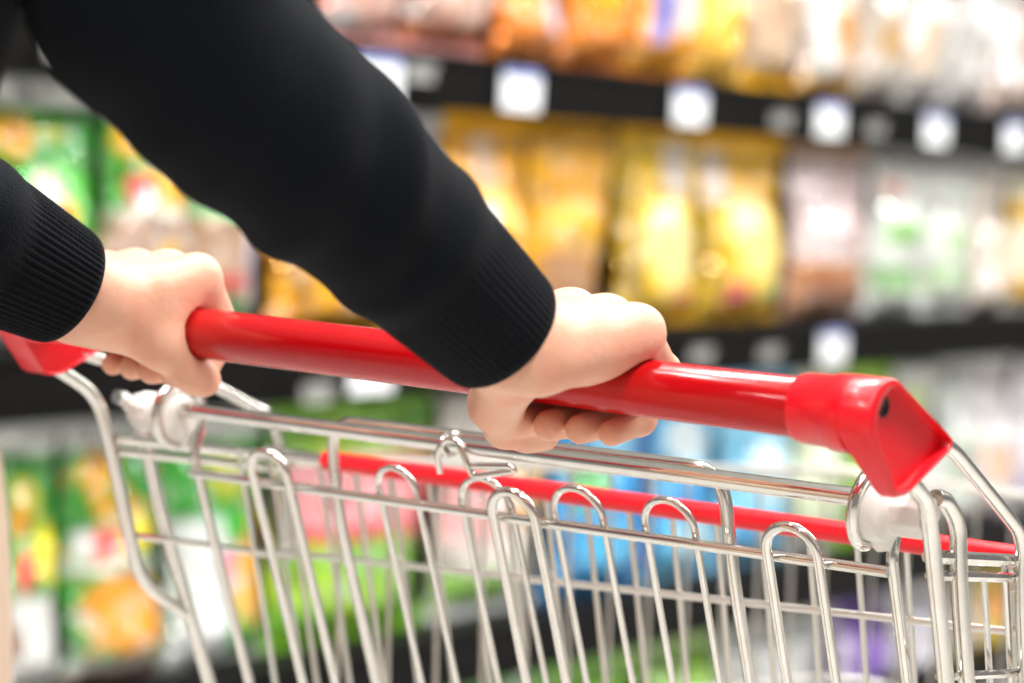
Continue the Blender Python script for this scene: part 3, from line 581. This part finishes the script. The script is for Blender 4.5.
V, Q = surface(lambda P: np.maximum(blend([legs(P, .012), ell(P, (BX, -.507 + BY, .93), (.176, .127, .19))], .03), np.maximum(P[..., 2] - 1.06, .07 - P[..., 2])), (-.30, -.72, .04), (.25, -.22, 1.08), .011)
link('trousers', np_mesh('trousers', V, Q, M['vest']), person)
for a in ANK:
    V, Q = surface(lambda P: np.maximum(blend([cone(P, np.array(a) + (0, -.03, -.04), np.array(a) + (0, .14, -.058), .045, .034), cone(P, a, np.array(a) + (0, -.015, -.04), .046, .046)], .02), .001 - P[..., 2]), (a[0] - .09, a[1] - .12, -.01), (a[0] + .09, a[1] + .22, .15), .009)
    link('shoe', np_mesh('shoe', V, Q, M['shoe']), person)
# sweater: knitted torso plus two sleeves with ribbed cuffs
V, Q = surface(lambda P: np.maximum(torso(P, .014), 1.02 - P[..., 2]), (-.30, -.60, 1.0), (.24, -.16, 1.50), .010)
SW_V, SW_Q, n0 = [V], [Q], len(V)
def sleeve(pts, rad, seed, squash, cuff, rib):
    """pts: centre line from the cuff; rad: radius per point; finishes in a ribbed cuff"""
    global n0
    P = np.array(pts, float); L = np.concatenate([[0], np.cumsum(np.linalg.norm(np.diff(P, axis=0), axis=1))])
    tt = np.concatenate([np.linspace(0, cuff, 14), np.linspace(cuff, L[-1], 110)[1:]])
    def sp(A):                                                    # smooth interpolation along the centre line
        A = np.array(A, float); A = A if A.ndim > 1 else A[:, None]; g = np.gradient(A, L, axis=0); o = []
        for t in tt:
            i = min(np.searchsorted(L, t, 'right') - 1, len(L) - 2); h = L[i + 1] - L[i]; s = (t - L[i]) / h
            o.append((2 * s**3 - 3 * s**2 + 1) * A[i] + (s**3 - 2 * s**2 + s) * h * g[i] + (-2 * s**3 + 3 * s**2) * A[i + 1] + (s**3 - s**2) * h * g[i + 1])
        return np.array(o)
    Cn = sp(P); R = sp(rad)[:, 0]; T = np.gradient(Cn, axis=0); T /= np.linalg.norm(T, axis=1)[:, None]
    NS = 300; th = np.linspace(0, 2 * np.pi, NS, endpoint=False); rows = []
    g = np.random.RandomState(seed)
    folds = [(g.uniform(cuff * 2.0, L[-1] * .95), g.uniform(0, 6.28), g.uniform(.5, 1.3), g.uniform(-.9, .9), g.uniform(.010, .020), g.uniform(.0016, .0040)) for _ in range(30)]
    folds = [(f[0], f[1], f[2], f[3], f[4], f[5] * (.6 + 1.3 * f[0] / L[-1])) for f in folds]
    for i, t in enumerate(tt):
        u = np.cross(T[i], (0, 0, 1.)); u /= np.linalg.norm(u); v = np.cross(T[i], u)
        k = smooth01((t - cuff * .82) / (cuff * .3)); r = R[i] + (1 - k) * (rib * smooth01(t / .004 + .1) * np.cos(th * 62)) + k * .00025 * np.cos(th * 75 + t * 900)
        r = r + k * .0022 * np.exp(-((t - cuff * 1.25) / .010) ** 2)
        for (t0, a0, wa, sl_, wt, amp) in folds:
            da = (th - a0 + np.pi) % (2 * np.pi) - np.pi; r = r + k * amp * np.exp(-(da / wa) ** 2) * (np.exp(-((t - t0 - sl_ * .02 * da) / wt) ** 2) - .6 * np.exp(-((t - t0 - wt * 1.5 - sl_ * .02 * da) / wt) ** 2))
        rows.append(Cn[i] + np.outer(np.cos(th) * r, u) + np.outer(np.sin(th) * r * squash, v))
    inner = [Cn[j] + (rows[j] - Cn[j]) * f for j, f in ((0, .955), (3, .90), (8, .86))]
    A = np.array(inner[::-1] + rows); m = len(A); Vv = A.reshape(-1, 3); q = []
    i, k = np.meshgrid(np.arange(m - 1), np.arange(NS), indexing='ij'); k2 = (k + 1) % NS
    q = np.stack([i * NS + k, i * NS + k2, (i + 1) * NS + k2, (i + 1) * NS + k], -1).reshape(-1, 4)
    SW_V.append(Vv); SW_Q.append(q + n0); n0 += len(Vv)
RWv, REv, SRv = np.array(RW), np.array(RE), np.array(SHR)
LWv, LEv, SLv = np.array(LW), np.array(LE), np.array(SHL)
fr = lambda a, b, t: a + (b - a) * t
sleeve([fr(RWv, REv, .030), fr(RWv, REv, .30), fr(RWv, REv, .62), fr(RWv, REv, .95), fr(REv, SRv, .22), fr(REv, SRv, .6), fr(REv, SRv, 1.03)], [.0302, .0350, .0412, .0455, .049, .054, .060], 5, 1.0, .055, .00035)
sleeve([fr(LWv, LEv, .06), fr(LWv, LEv, .30), fr(LWv, LEv, .62), fr(LWv, LEv, .95), fr(LEv, SLv, .22), fr(LEv, SLv, .6), fr(LEv, SLv, 1.03)], [.0305, .0375, .0425, .046, .050, .057, .064], 9, 1.0, .052, .0006)
link('sweater', np_mesh('sweater', np.concatenate(SW_V), np.concatenate(SW_Q), M['knit']), person)
